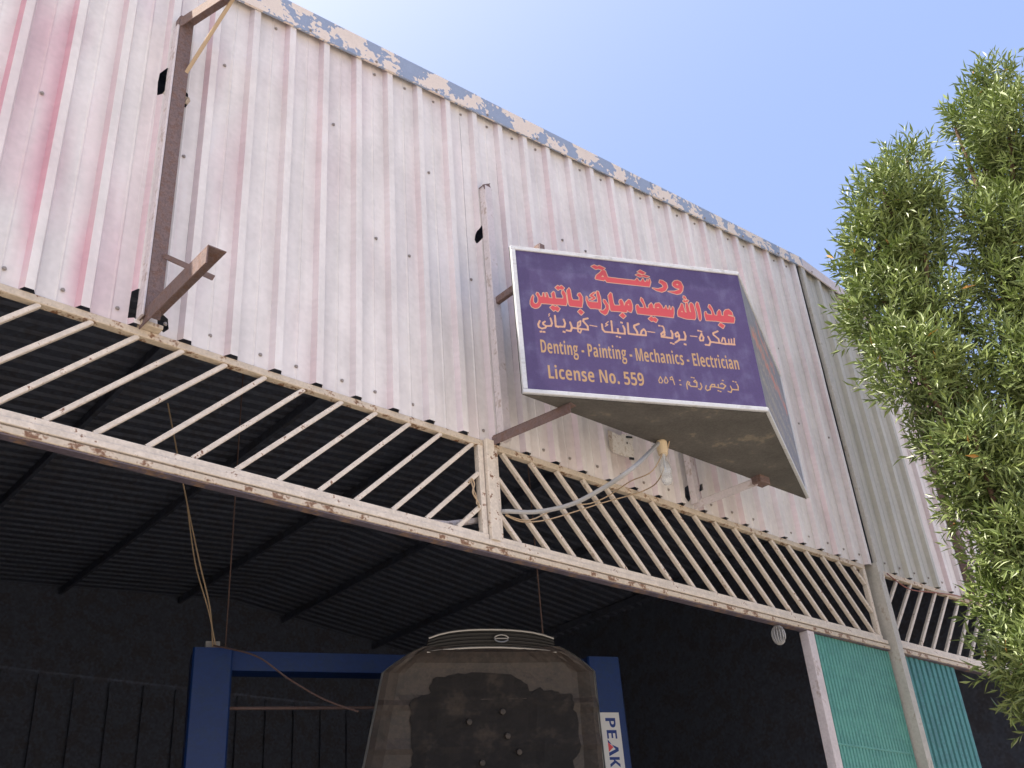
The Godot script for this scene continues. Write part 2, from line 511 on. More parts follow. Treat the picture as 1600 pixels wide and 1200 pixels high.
func sheet(parent: Node3D, ribs: Array, x0: float, x1: float, y0: float, lift: float, holes: Array) -> MeshInstance3D:
	var st := begin()
	var pr := profile(ribs, x0, x1)
	for i in pr.size() - 1:
		var xa: float = pr[i][0]
		var xb: float = pr[i + 1][0]
		if xb - xa < 0.0005:
			continue
		var za: float = pr[i][1] + lift
		var zb: float = pr[i + 1][1] + lift
		var face: int = pr[i][2]
		var ta := fascia_low(xa) + 0.09
		var tb := fascia_low(xb) + 0.09
		var cut := false
		var strips := [PackedVector2Array([Vector2(xa, y0), Vector2(xa, ta), Vector2(xb, tb), Vector2(xb, y0)])]
		for hpoly in holes:
			var next := []
			for s in strips:
				for r in Geometry2D.clip_polygons(s, hpoly):
					if r.size() >= 3:
						next.append(r)
				if Geometry2D.intersect_polygons(s, hpoly).size() > 0:
					cut = true
			strips = next
		if cut:
			# a hole wholly inside one strip would leave a ring: split the strip at the hole's middle
			strips = []
			var mid := (xa + xb) * 0.5
			for hp in holes:
				var mx := 0.0
				for q in hp:
					mx += q.x / hp.size()
				if mx > xa and mx < xb:
					mid = mx
			for half in [[xa, mid], [mid, xb]]:
				var parts := [PackedVector2Array([Vector2(half[0], y0), Vector2(half[0], ta), Vector2(half[1], tb), Vector2(half[1], y0)])]
				for hpoly in holes:
					var next := []
					for s in parts:
						next.append_array(Geometry2D.clip_polygons(s, hpoly))
					parts = next
				strips.append_array(parts)
			for s in strips:
				var ids := Geometry2D.triangulate_polygon(s)
				for k in ids:
					var q: Vector2 = s[k]
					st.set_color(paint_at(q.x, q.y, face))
					st.set_uv(Vector2(q.x, -q.y) * 0.45)
					st.add_vertex(Vector3(q.x, q.y, lerp(za, zb, (q.x - xa) / (xb - xa)) + buckle(q.x, q.y)))
			continue
		var rows := 26
		for r in rows:
			var f0 := float(r) / rows
			var f1 := float(r + 1) / rows
			var v := [Vector3(xa, lerp(y0, ta, f0), za), Vector3(xa, lerp(y0, ta, f1), za), Vector3(xb, lerp(y0, tb, f1), zb), Vector3(xb, lerp(y0, tb, f0), zb)]
			for k in [0, 1, 2, 0, 2, 3]:
				var q: Vector3 = v[k]
				q.z += buckle(q.x, q.y)
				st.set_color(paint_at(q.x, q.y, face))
				st.set_uv(Vector2(q.x, -q.y) * 0.45)
				st.add_vertex(q)
	return build(st, "cladding_sheet", M.clad, parent)
func hole(px: Array) -> PackedVector2Array:
	var out := PackedVector2Array()
	for p in px:
		var w := on_z(p[0], p[1], 0.004)
		out.append(Vector2(w.x, w.y))
	return out
func screw_mesh() -> Mesh:
	var st := begin()
	lathe(st, Vector3.ZERO, Vector3(0, 0, 1), [[0.0, 0.0105], [0.002, 0.0105], [0.003, 0.007], [0.008, 0.007], [0.008, 0.0]], 8)
	st.generate_normals()
	var m := st.commit()
	m.surface_set_material(0, M.screw)
	return m

func add_screw(parent: Node3D, m: Mesh, at: Vector3) -> void:
	var o := MeshInstance3D.new()
	o.name = "screw"
	o.mesh = m
	parent.add_child(o, true)
	o.position = at - parent.position - (parent.get_parent() as Node3D).position

func make_building() -> void:
	var b := thing("workshop_building", "wide gabled workshop clad in faded pink and white ribbed metal sheets", "building", Vector3(RIDGE, 0, 0))
	var ribs := []
	for k in range(-20, 10):
		ribs.append(1.966 + 0.238 * k)
	for k in range(1, 15):
		ribs.append(4.108 + 0.2306 * k)
	ribs.append(7.535)
	var holes := [
		hole([[250, 114], [258, 112], [266, 115], [265, 140], [258, 158], [246, 148], [247, 128]]),
		hole([[282, 141], [288, 139], [294, 148], [295, 160], [290, 168], [281, 163]]),
		hole([[206, 455], [218, 457], [216, 500], [207, 503], [200, 496], [203, 474]]),
		hole([[246, 497], [253, 489], [263, 498], [264, 514], [256, 519], [247, 511]]),
		hole([[744, 362], [748, 356], [754, 359], [752, 372], [745, 381], [742, 374]]),
		hole([[770, 383], [774, 384], [776, 395], [773, 402], [770, 398]]),
		hole([[771, 418], [774, 419], [774, 427], [771, 426]]),
		hole([[1070, 762], [1075, 758], [1080, 762], [1081, 776], [1076, 784], [1071, 777]]),
		hole([[1088, 760], [1092, 758], [1093, 768], [1089, 770]])]
	var edge_after := [-17, -13, -9, -5, -2, 1, 4, 7, 11, 15, 19, 23]
	var sm := screw_mesh()
	var x0: float = ribs[0] - 0.12
	var first := 0
	var n := 0
	var ends := []
	for e in edge_after:
		var last: int = e + 20
		if e == 23:
			last = ribs.size() - 1
		var x1: float = ribs[last] + 0.046
		if e == 23:
			x1 = 7.578
		ends.append([first, last, x0, x1])
		first = last + 1
		x0 = x1 - 0.008
	for s in ends:
		var own := ribs.slice(s[0], s[1] + 1)
		var near := []
		for hp in holes:
			near.append(hp)
		var o := sheet(b, own, s[2], s[3], SILL, 0.002 * (n % 2), near)
		n += 1
		for c in own:
			var z := 0.003
			if rng.randf() < 0.8:
				add_screw(o, sm, Vector3(c - 0.10 + rng.randf_range(-0.02, 0.02), SILL + 0.075 + rng.randf_range(-0.012, 0.012), z))
			if rng.randf() < 0.7:
				add_screw(o, sm, Vector3(c - 0.10, fascia_low(c) - 0.05, z))
			if rng.randf() < 0.35:
				add_screw(o, sm, Vector3(c - 0.10, 5.42 + rng.randf_range(-0.02, 0.02), z))
			if rng.randf() < 0.35:
				add_screw(o, sm, Vector3(c + 0.075, 6.15 + rng.randf_range(-0.02, 0.02), z))
	# beyond the post: the same wall going on, its coat grey
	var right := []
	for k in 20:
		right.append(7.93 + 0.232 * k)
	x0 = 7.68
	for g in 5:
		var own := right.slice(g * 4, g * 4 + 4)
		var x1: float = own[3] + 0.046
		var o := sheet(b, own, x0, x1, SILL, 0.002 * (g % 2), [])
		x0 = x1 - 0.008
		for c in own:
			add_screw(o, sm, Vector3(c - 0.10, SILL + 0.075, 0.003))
	# full-height walls at either end of the front, outside the two bays
	var stw := begin()
	box(stw, Vector3(-5.0, 0, -0.06), Vector3(-0.46, SILL - 0.06, -0.01))
	build(stw, "end_wall", M.pale_steel, b)
	stw = begin()
	box(stw, Vector3(11.75, 0, -0.06), Vector3(12.6, SILL - 0.06, -0.01))
	build(stw, "end_wall", M.pale_steel, b)
	stw = begin()
	quad(stw, Vector3(-5.0, SILL - 0.1, -0.02), Vector3(-5.0, 6.05, -0.02), Vector3(-2.85, 6.3, -0.02), Vector3(-2.85, SILL - 0.1, -0.02))
	build(stw, "end_wall", M.pale_steel, b)
	# fascia: folded strips lapped end to end along the verge
	var cuts := [-5.0, -2.6, -0.2, 1.7, 3.62, 5.5, RIDGE, 9.9, 12.7]
	for i in cuts.size() - 1:
		var xa: float = cuts[i]
		var xb: float = cuts[i + 1] + (0.03 if cuts[i + 1] != RIDGE else 0.0)
		var zf := 0.052 + 0.003 * (i % 2)
		var st := begin()
		var rows := [[fascia_low(xa + 0.001) + 0.012, fascia_low(xb - 0.001) + 0.012, 0.036], [fascia_low(xa + 0.001), fascia_low(xb - 0.001), 0.04], [fascia_low(xa + 0.001), fascia_low(xb - 0.001), zf], [fascia_top(xa + 0.001) - 0.008, fascia_top(xb - 0.001) - 0.008, zf], [fascia_top(xa + 0.001), fascia_top(xb - 0.001), zf - 0.008], [fascia_top(xa + 0.001) + 0.012, fascia_top(xb - 0.001) + 0.012, -0.25]]
		for k in rows.size() - 1:
			quad(st, Vector3(xa, rows[k][0], rows[k][2]), Vector3(xa, rows[k + 1][0], rows[k + 1][2]), Vector3(xb, rows[k + 1][1], rows[k + 1][2]), Vector3(xb, rows[k][1], rows[k][2]))
		var f := build(st, "fascia", M.fascia if xa < RIDGE else M.whitish, b)
		for k in 8:
			var x := lerpf(xa, xb, (k + 0.5) / 8.0)
			if k % 2 == 0:
				add_screw(f, sm, Vector3(x, fascia_low(x) + 0.02, zf))
	# the ridge post between the two bays, proud of the sheets
	var sp := begin()
	box(sp, Vector3(7.575, 0, -0.06), Vector3(7.648, SILL + 0.02, 0.066), 0.005)
	build(sp, "post", M.zinc, b)
	sp = begin()
	bar(sp, Vector3(7.665, SILL + 0.02, 0.024), Vector3(7.665, fascia_low(7.6) + 0.02, 0.024), 0.062, 0.04, Vector3(0, 0, 1), 0.004)
	build(sp, "cover_strip", M.zinc, b)
	# roof: ribbed sheets running down either slope, on rafters
	for side in [0, 1]:
		var st := begin()
		var xe: float = -5.0 if side == 0 else 12.6
		var z := 0.0
		while z > -11.0:
			var zs := [z, z - 0.10, z - 0.12, z - 0.16, z - 0.18]
			var hs := [0.0, 0.0, 0.03, 0.03, 0.0]
			for k in 4:
				var yr := 7.30
				var ye := fascia_top(xe) - 0.09
				quad(st, Vector3(xe, ye + hs[k], zs[k]), Vector3(xe, ye + hs[k + 1], zs[k + 1]), Vector3(RIDGE, yr + hs[k + 1], zs[k + 1]), Vector3(RIDGE, yr + hs[k], zs[k]))
			z -= 0.18
		build(st, "roof", M.soot, b)
	for x in [-4.0, -2.2, -0.4, 1.4, 3.2, 5.0, 6.8, 8.6, 10.4, 12.2]:
		var st := begin()
		var y := fascia_top(x) - 0.17
		bar(st, Vector3(x, y, -0.08), Vector3(x, y, -10.95), 0.05, 0.10, Vector3.UP)
		build(st, "purlin", M.soot, b)
	for wl in [[Vector3(-5.08, 0, -11.0), Vector3(-5.0, 6.25, 0)], [Vector3(12.6, 0, -11.0), Vector3(12.68, 6.78, 0)], [Vector3(-5.08, 0, -11.1), Vector3(12.68, 5.9, -11.0)]]:
		var st := begin()
		box(st, wl[0], wl[1])
		build(st, "wall", M.soot, b)
	var sg := begin()
	quad(sg, Vector3(-5.0, 5.85, -10.99), Vector3(-5.0, 6.34, -10.99), Vector3(RIDGE, 7.42, -10.99), Vector3(RIDGE, 5.85, -10.99))
	quad(sg, Vector3(RIDGE, 5.85, -10.99), Vector3(RIDGE, 7.42, -10.99), Vector3(12.6, 6.88, -10.99), Vector3(12.6, 5.85, -10.99))
	build(sg, "wall", M.soot, b)
	# dim ribbed lining low on the back wall
	for k in 34:
		var st := begin()
		bar(st, Vector3(-4.6 + k * 0.5, 0.02, -10.97), Vector3(-4.6 + k * 0.5, 5.8, -10.97), 0.06, 0.05, Vector3(0, 0, 1))
		build(st, "wall_rib", M.soot, b)

func grille(called: String, label: String, x0: float, x1: float, lean: int, start: float, pitch: float, run: float) -> void:
	# a transom between the cladding and the header: rails, stiles and slanted bars
	var g := thing(called, label, "grille", Vector3((x0 + x1) * 0.5, 3.61, 0))
	var lo := 3.735
	var hi := 4.268
	var st := begin()
	box(st, Vector3(x0, hi, -0.032), Vector3(x1, hi + 0.038, 0.012))
	build(st, "top_rail", M.rail, g)
	st = begin()
	box(st, Vector3(x0, lo - 0.033, -0.032), Vector3(x1, lo, 0.014))
	build(st, "bottom_rail", M.cream, g)
	for x in [x0 + 0.02, x1 - 0.02]:
		st = begin()
		bar(st, Vector3(x, lo, -0.008), Vector3(x, hi, -0.008), 0.036, 0.040, Vector3(0, 0, 1))
		build(st, "stile", M.cream, g)
	# bars: lean +1 has its top to the right of its foot, -1 to the left
	var b := start
	while b < x1 + run:
		var foot := Vector2(b + rng.randf_range(-0.007, 0.007), lo)
		var top := Vector2(b + run * lean + rng.randf_range(-0.007, 0.007), hi)
		var d := top - foot
		var f0 := 0.0
		var f1 := 1.0
		for e in [x0 + 0.038, x1 - 0.038]:
			var f: float = (e - foot.x) / d.x
			if e < (x0 + x1) * 0.5:
				if d.x > 0: f0 = max(f0, f)
				else: f1 = min(f1, f)
			else:
				if d.x > 0: f1 = min(f1, f)
				else: f0 = max(f0, f)
		if f1 - f0 > 0.08:
			var p := foot + d * f0
			var q := foot + d * f1
			st = begin()
			bar(st, Vector3(p.x, p.y, -0.008), Vector3(q.x, q.y, -0.008), 0.024, 0.030, Vector3(0, 0, 1), 0.004)
			build(st, "bar", M.cream, g)
		b += pitch

func make_header(x0: float, x1: float, label: String) -> void:
	# the sliding-gate track under the grilles: two lips with a groove between
	var g := thing("header_beam", label, "beam", Vector3((x0 + x1) * 0.5, 3.58, 0), "header beams over the bays")
	var st := begin()
	box(st, Vector3(x0, 3.672, -0.03), Vector3(x1, 3.702, 0.022))
	build(st, "upper_lip", M.cream, g)
	st = begin()
	box(st, Vector3(x0, 3.660, -0.03), Vector3(x1, 3.672, 0.004), 0.001)
	build(st, "groove", M.rail, g)
	st = begin()
	box(st, Vector3(x0, 3.630, -0.03), Vector3(x1, 3.660, 0.028))
	build(st, "lower_lip", M.rail, g)
	st = begin()
	box(st, Vector3(x0, 3.622, -0.03), Vector3(x1, 3.630, 0.022), 0.002)
	build(st, "gate_track", M.track, g)

func corrugated(st: SurfaceTool, x0: float, x1: float, y0: float, y1: float, z: float, pitch: float, depth: float) -> void:
	var x := x0
	while x < x1 - pitch * 0.5:
		var xs := [x, x + pitch * 0.14, x + pitch * 0.28, x + pitch * 0.86, x + pitch]
		var zs := [0.0, 0.0, depth, depth, 0.0]
		for k in 4:
			quad(st, Vector3(xs[k], y0, z + zs[k]), Vector3(xs[k], y1, z + zs[k]), Vector3(xs[k + 1], y1, z + zs[k + 1]), Vector3(xs[k + 1], y0, z + zs[k + 1]))
		x += pitch

func make_gates() -> void:
	var g := thing("gate_leaf", "bright turquoise finely ribbed gate leaf with a whitish edge post", "gate", Vector3(7.0, 0, 0))
	var st := begin()
	corrugated(st, 6.52, 7.55, 0.05, 3.62, -0.02, 0.041, 0.017)
	build(st, "ribbed_sheet", M.green, g)
	st = begin()
	bar(st, Vector3(6.475, 0, -0.01), Vector3(6.475, 3.62, -0.01), 0.08, 0.07, Vector3(0, 0, 1))
	build(st, "edge_post", M.whitish, g)
	st = begin()
	box(st, Vector3(6.52, 2.86, -0.012), Vector3(7.52, 2.875, 0.0))
	build(st, "lap_seam", M.green, g)
	st = begin()
	box(st, Vector3(6.52, 0.02, -0.06), Vector3(7.52, 0.06, -0.025))
	build(st, "bottom_rail", M.green, g)
	g = thing("gate_leaf", "dark teal coarse-ribbed gate leaf beyond the pale ridge post", "gate", Vector3(8.1, 0, 0))
	st = begin()
	corrugated(st, 7.67, 8.56, 0.05, 3.62, -0.03, 0.081, 0.024)
	build(st, "ribbed_sheet", M.teal, g)
	st = begin()
	box(st, Vector3(7.67, 0.02, -0.07), Vector3(8.56, 0.06, -0.032))
	build(st, "bottom_rail", M.teal, g)

# ---------- the sign ----------
func make_sign() -> void:
	var y0 := 4.352
	var y1 := 5.335
	var A := Vector3(3.42, 0, 0.49)
	var B := Vector3(4.74, 0, 1.12)
	var C := Vector3(6.03, 0, 0.50)
	var g := thing("workshop_sign", "purple V-shaped workshop signboard with red and yellow Arabic and English lettering", "sign", Vector3(4.74, y0, 0.7))
	var up := Vector3.UP
	for f in [[A, B, M.sign1, "front_face"], [B, C, M.sign2, "faded_face"]]:
		var d: Vector3 = (f[1] - f[0]).normalized()
		var nrm := d.cross(up).normalized()
		var p: Vector3 = f[0]
		var q: Vector3 = f[1]
		var st := begin()
		var v := [[p + up * y0, Vector2(0, 1)], [p + up * y1, Vector2(0, 0)], [q + up * y1, Vector2(1, 0)], [q + up * y0, Vector2(1, 1)]]
		for k in [0, 1, 2, 0, 2, 3]:
			st.set_uv(v[k][1])
			st.add_vertex(v[k][0])
		var o := build(st, f[3], f[2], g)
		o.set_meta("label", "purple face with red and yellow lettering" if f[2] == M.sign1 else "sun-bleached grey face with faded lettering")
		# edge trims
		for e in [[p + up * (y1 - 0.012), q + up * (y1 - 0.012)], [p + up * (y0 + 0.012), q + up * (y0 + 0.012)]]:
			st = begin()
			bar(st, e[0] - nrm * 0.006, e[1] - nrm * 0.006, 0.03, 0.026, up)
			build(st, "edge_trim", M.galv, g)
		var ends := [[p + d * 0.014, 0.028]] if f[2] == M.sign1 else [[q - d * 0.014, 0.02]]
		for e in ends:
			st = begin()
			bar(st, e[0] - nrm * 0.006 + up * (y0 + 0.026), e[0] - nrm * 0.006 + up * (y1 - 0.026), e[1], 0.03, nrm)
			build(st, "edge_trim", M.galv, g)
	var nz1 := Vector3(0, 0, -0.012)
	for y in [[y0 - 0.004, "bottom_panel"], [y1 - 0.004, "top_panel"]]:
		var st := begin()
		tri(st, A + up * y[0] + nz1, B + up * y[0] + nz1, C + up * y[0] + nz1)
		tri(st, A + up * (y[0] + 0.003) + nz1, C + up * (y[0] + 0.003) + nz1, B + up * (y[0] + 0.003) + nz1)
		build(st, y[1], M.under, g)
	var st := begin()
	quad(st, A + up * y0 + nz1, C + up * y0 + nz1, C + up * y1 + nz1, A + up * y1 + nz1)
	build(st, "back_panel", M.under, g)
	# inner frame post poking out above the top
	st = begin()
	var s := on_z(843, 384, 0.54)
	angle_iron(st, Vector3(s.x, y1 - 0.05, s.z), Vector3(s.x, s.y + 0.02, s.z), 0.04, Vector3(1, 0, 0), Vector3(0, 0, -1))
	build(st, "frame_post", M.rust, g)

	# the two wall brackets that carry it
	var k := thing("sign_bracket", "white-painted upright with a rusty arm at the sign's outer left corner", "bracket", Vector3(3.64, 4.31, 0), "brackets under the signboard")
	st = begin()
	bar(st, Vector3(3.655, 4.315, 0.066), Vector3(3.655, 6.18, 0.066), 0.062, 0.055, Vector3(0, 0, 1))
	build(st, "upright", M.whitish, k)
	st = begin()
	angle_iron(st, Vector3(3.62, 6.18, 0.092), Vector3(3.69, 6.235, 0.075), 0.05, Vector3(0, 0, -1), Vector3(0, -1, 0))
	build(st, "rusty_cap", M.rust, k)
	st = begin()
	angle_iron(st, Vector3(3.60, 4.345, 0.02), Vector3(3.70, 4.345, 0.56), 0.055, Vector3(1, 0, 0), Vector3(0, -1, 0))
	build(st, "lower_arm", M.rust, k)
	st = begin()
	bar(st, Vector3(3.66, 5.27, 0.09), Vector3(3.66, 5.27, 0.475), 0.03, 0.05)
	build(st, "upper_arm", M.rust, k)
	k = thing("sign_bracket", "grey upright and braced arm below the sign beside a dark hole", "bracket", Vector3(5.38, 4.31, 0), "brackets under the signboard")
	st = begin()
	bar(st, Vector3(5.36, 4.315, 0.062), Vector3(5.36, 5.6, 0.062), 0.05, 0.05, Vector3(0, 0, 1))
	build(st, "upright", M.whitish, k)
	st = begin()
	angle_iron(st, Vector3(5.36, 4.34, 0.04), Vector3(5.42, 4.345, 0.52), 0.05, Vector3(1, 0, 0), Vector3(0, -1, 0))
	build(st, "lower_arm", M.whitish, k)
	st = begin()
	bar(st, Vector3(5.36, 4.70, 0.08), Vector3(5.41, 4.37, 0.48), 0.022, 0.03)
	build(st, "brace", M.whitish, k)
	st = begin()
	bar(st, Vector3(5.40, 4.325, 0.53), Vector3(5.50, 4.325, 0.53), 0.07, 0.05)
	build(st, "end_plate", M.rust, k)

	# lamp hanging from the sign's underside, with its lead
	var lp := on_y(1033, 690, y0 - 0.006)
	k = thing("hanging_lamp", "clear glass bulb in a cream socket under the sign", "lamp", Vector3(lp.x, y0 - 0.3, lp.z))
	st = begin()
	lathe(st, lp, Vector3.DOWN, [[0.0, 0.03], [0.01, 0.034], [0.05, 0.033], [0.085, 0.029], [0.086, 0.0]], 16)
	build(st, "socket", M.socket, k, true)
	st = begin()
	lathe(st, lp, Vector3.DOWN, [[0.086, 0.018], [0.13, 0.018], [0.17, 0.034], [0.19, 0.036], [0.22, 0.030], [0.25, 0.033], [0.275, 0.024], [0.285, 0.0]], 16)
	build(st, "glass_bulb", M.glass, k, true)
	st = begin()
	lathe(st, lp, Vector3.DOWN, [[0.086, 0.008], [0.17, 0.007], [0.20, 0.003], [0.20, 0.0]], 8)
	build(st, "glass_stem", M.galv, k, true)
	k = thing("power_cable", "thick grey cable drooping from the lamp to the grille post", "cable", Vector3(lp.x, y0 - 0.3, lp.z))
	st = begin()
	cord(st, curve([lp + Vector3(-0.03, -0.02, 0), on_z(990, 730, 0.62), on_z(940, 764, 0.45), on_z(890, 789, 0.28), on_z(835, 800, 0.12), on_z(790, 799, 0.03), on_z(765, 803, -0.10)]), 0.013)
	build(st, "sheath", M.cable, k)
	k = thing("lamp_wire", "thin slack wires strung between the lamp and the slanted bars", "wire", Vector3(lp.x, y0 - 0.3, lp.z))
	st = begin()
	cord(st, curve([lp + Vector3(0.05, 0.0, 0.0), on_z(1020, 735, 0.5), on_z(985, 752, 0.3), on_z(950, 775, 0.05), on_z(920, 787, 0.03), on_z(880, 790, 0.03), on_z(830, 812, 0.03), on_z(800, 808, 0.02), on_z(785, 798, 0.02)]), 0.004, 5)
	build(st, "strand", M.twine, k)
	st = begin()
	cord(st, curve([lp + Vector3(0.04, 0.0, 0.03), on_z(1032, 745, 0.4), on_z(1005, 767, 0.04), on_z(940, 786, 0.03), on_z(890, 802, 0.03), on_z(850, 813, 0.03), on_z(815, 815, 0.03), on_z(790, 805, 0.02)]), 0.004, 5)
	build(st, "strand", M.twine, k)
	k = thing("conduit_pipe", "short white plastic conduit behind the grille by the mullion", "pipe", on_z(720, 820, -0.1))
	st = begin()
	cord(st, [on_z(655, 814, -0.07), on_z(700, 819, -0.07), on_z(757, 812, -0.07)], 0.018, 8)
	build(st, "tube", M.pale_steel, k)

	# torn notice on the wall
	k = thing("torn_notice", "torn white paper notice stuck to the wall beneath the sign", "paper", on_z(970, 700, 0.04))
	st = begin()
	var poly := PackedVector2Array()
	for p in [[956, 674], [967, 680], [975, 678], [990, 683], [988, 695], [991, 706], [990, 718], [972, 712], [958, 707], [957, 690]]:
		var w := on_z(p[0], p[1], 0.039)
		poly.append(Vector2(w.x, w.y))
	for i in Geometry2D.triangulate_polygon(poly):
		st.add_vertex(Vector3(poly[i].x, poly[i].y, 0.039))
	build(st, "sheet", M.paper, k)
	st = begin()
	quad(st, on_z(949, 672, 0.055), on_z(956, 674, 0.0395), on_z(958, 707, 0.0395), on_z(953, 703, 0.05))
	build(st, "curled_edge", M.rail, k)
	for p in [[978, 681, 10, 3], [979, 690, 2, 3], [983, 714, 8, 4]]:
		st = begin()
		quad(st, on_z(p[0], p[1], 0.041), on_z(p[0] + p[2], p[1] + 1, 0.041), on_z(p[0] + p[2], p[1] + 1 + p[3], 0.041), on_z(p[0], p[1] + p[3], 0.041))
		build(st, "print", M.black, k)

func make_old_bracket() -> void:
	# what is left of an older sign's frame: an upright angle with bent arms
	var k := thing("rusty_bracket", "empty rusty angle-iron sign frame with a stub arm sticking out", "bracket", Vector3(1.52, 4.33, 0))
	var st := begin()
	angle_iron(st, Vector3(1.495, 4.33, 0.085), Vector3(1.495, 6.28, 0.085), 0.074, Vector3(1, 0, 0), Vector3(0, 0, -1), 0.006)
	build(st, "upright", M.rust, k)
	st = begin()
	bar(st, Vector3(1.487, 4.33, 0.055), Vector3(1.487, 6.2, 0.055), 0.012, 0.07, Vector3(0, 0, 1))
	build(st, "backing_strip", M.whitish, k)
	st = begin()
	angle_iron(st, Vector3(1.505, 4.385, 0.02), Vector3(1.505, 4.37, 0.66), 0.085, Vector3(1, 0, 0), Vector3(0, -1, 0), 0.006)
	build(st, "stub_arm", M.rust, k)
	st = begin()
	bar(st, Vector3(1.55, 4.70, 0.07), Vector3(1.66, 4.42, 0.40), 0.008, 0.026)
	build(st, "tie", M.rust, k)
	st = begin()
	var a := on_z(283, 28, 0.085)
	angle_iron(st, a, a + Vector3(0.20, 0.02, 0.62), 0.07, Vector3(0, -1, 0), Vector3(0.95, 0, -0.31), 0.006)
	build(st, "top_arm", M.rust, k)
	st = begin()
	bar(st, on_z(288, 118, 0.07), a + Vector3(0.15, -0.02, 0.30), 0.02, 0.02, Vector3(0, 0, 1))
	build(st, "strut", M.twine, k)
	for p in [[258, 147, 272, 152], [276, 151, 294, 158]]:
		st = begin()
		bar(st, on_z(p[0], p[1], 0.0), on_z(p[2], p[3], 0.04), 0.03, 0.03)
		build(st, "lug", M.rail, k)
	st = begin()
	box(st, Vector3(1.50, 4.308, 0.0), Vector3(1.60, 4.33, 0.055))
	build(st, "foot_plate", M.rail, k)
	# dark upright on the grey sheets beyond the post
	k = thing("rusty_upright", "dark rusty angle running up the wall behind the tree", "bracket", Vector3(9.2, 4.32, 0))
	st = begin()
	angle_iron(st, Vector3(9.18, 4.32, 0.08), Vector3(9.18, 6.4, 0.08), 0.06, Vector3(1, 0, 0), Vector3(0, 0, -1), 0.006)
	build(st, "angle", M.rust, k)

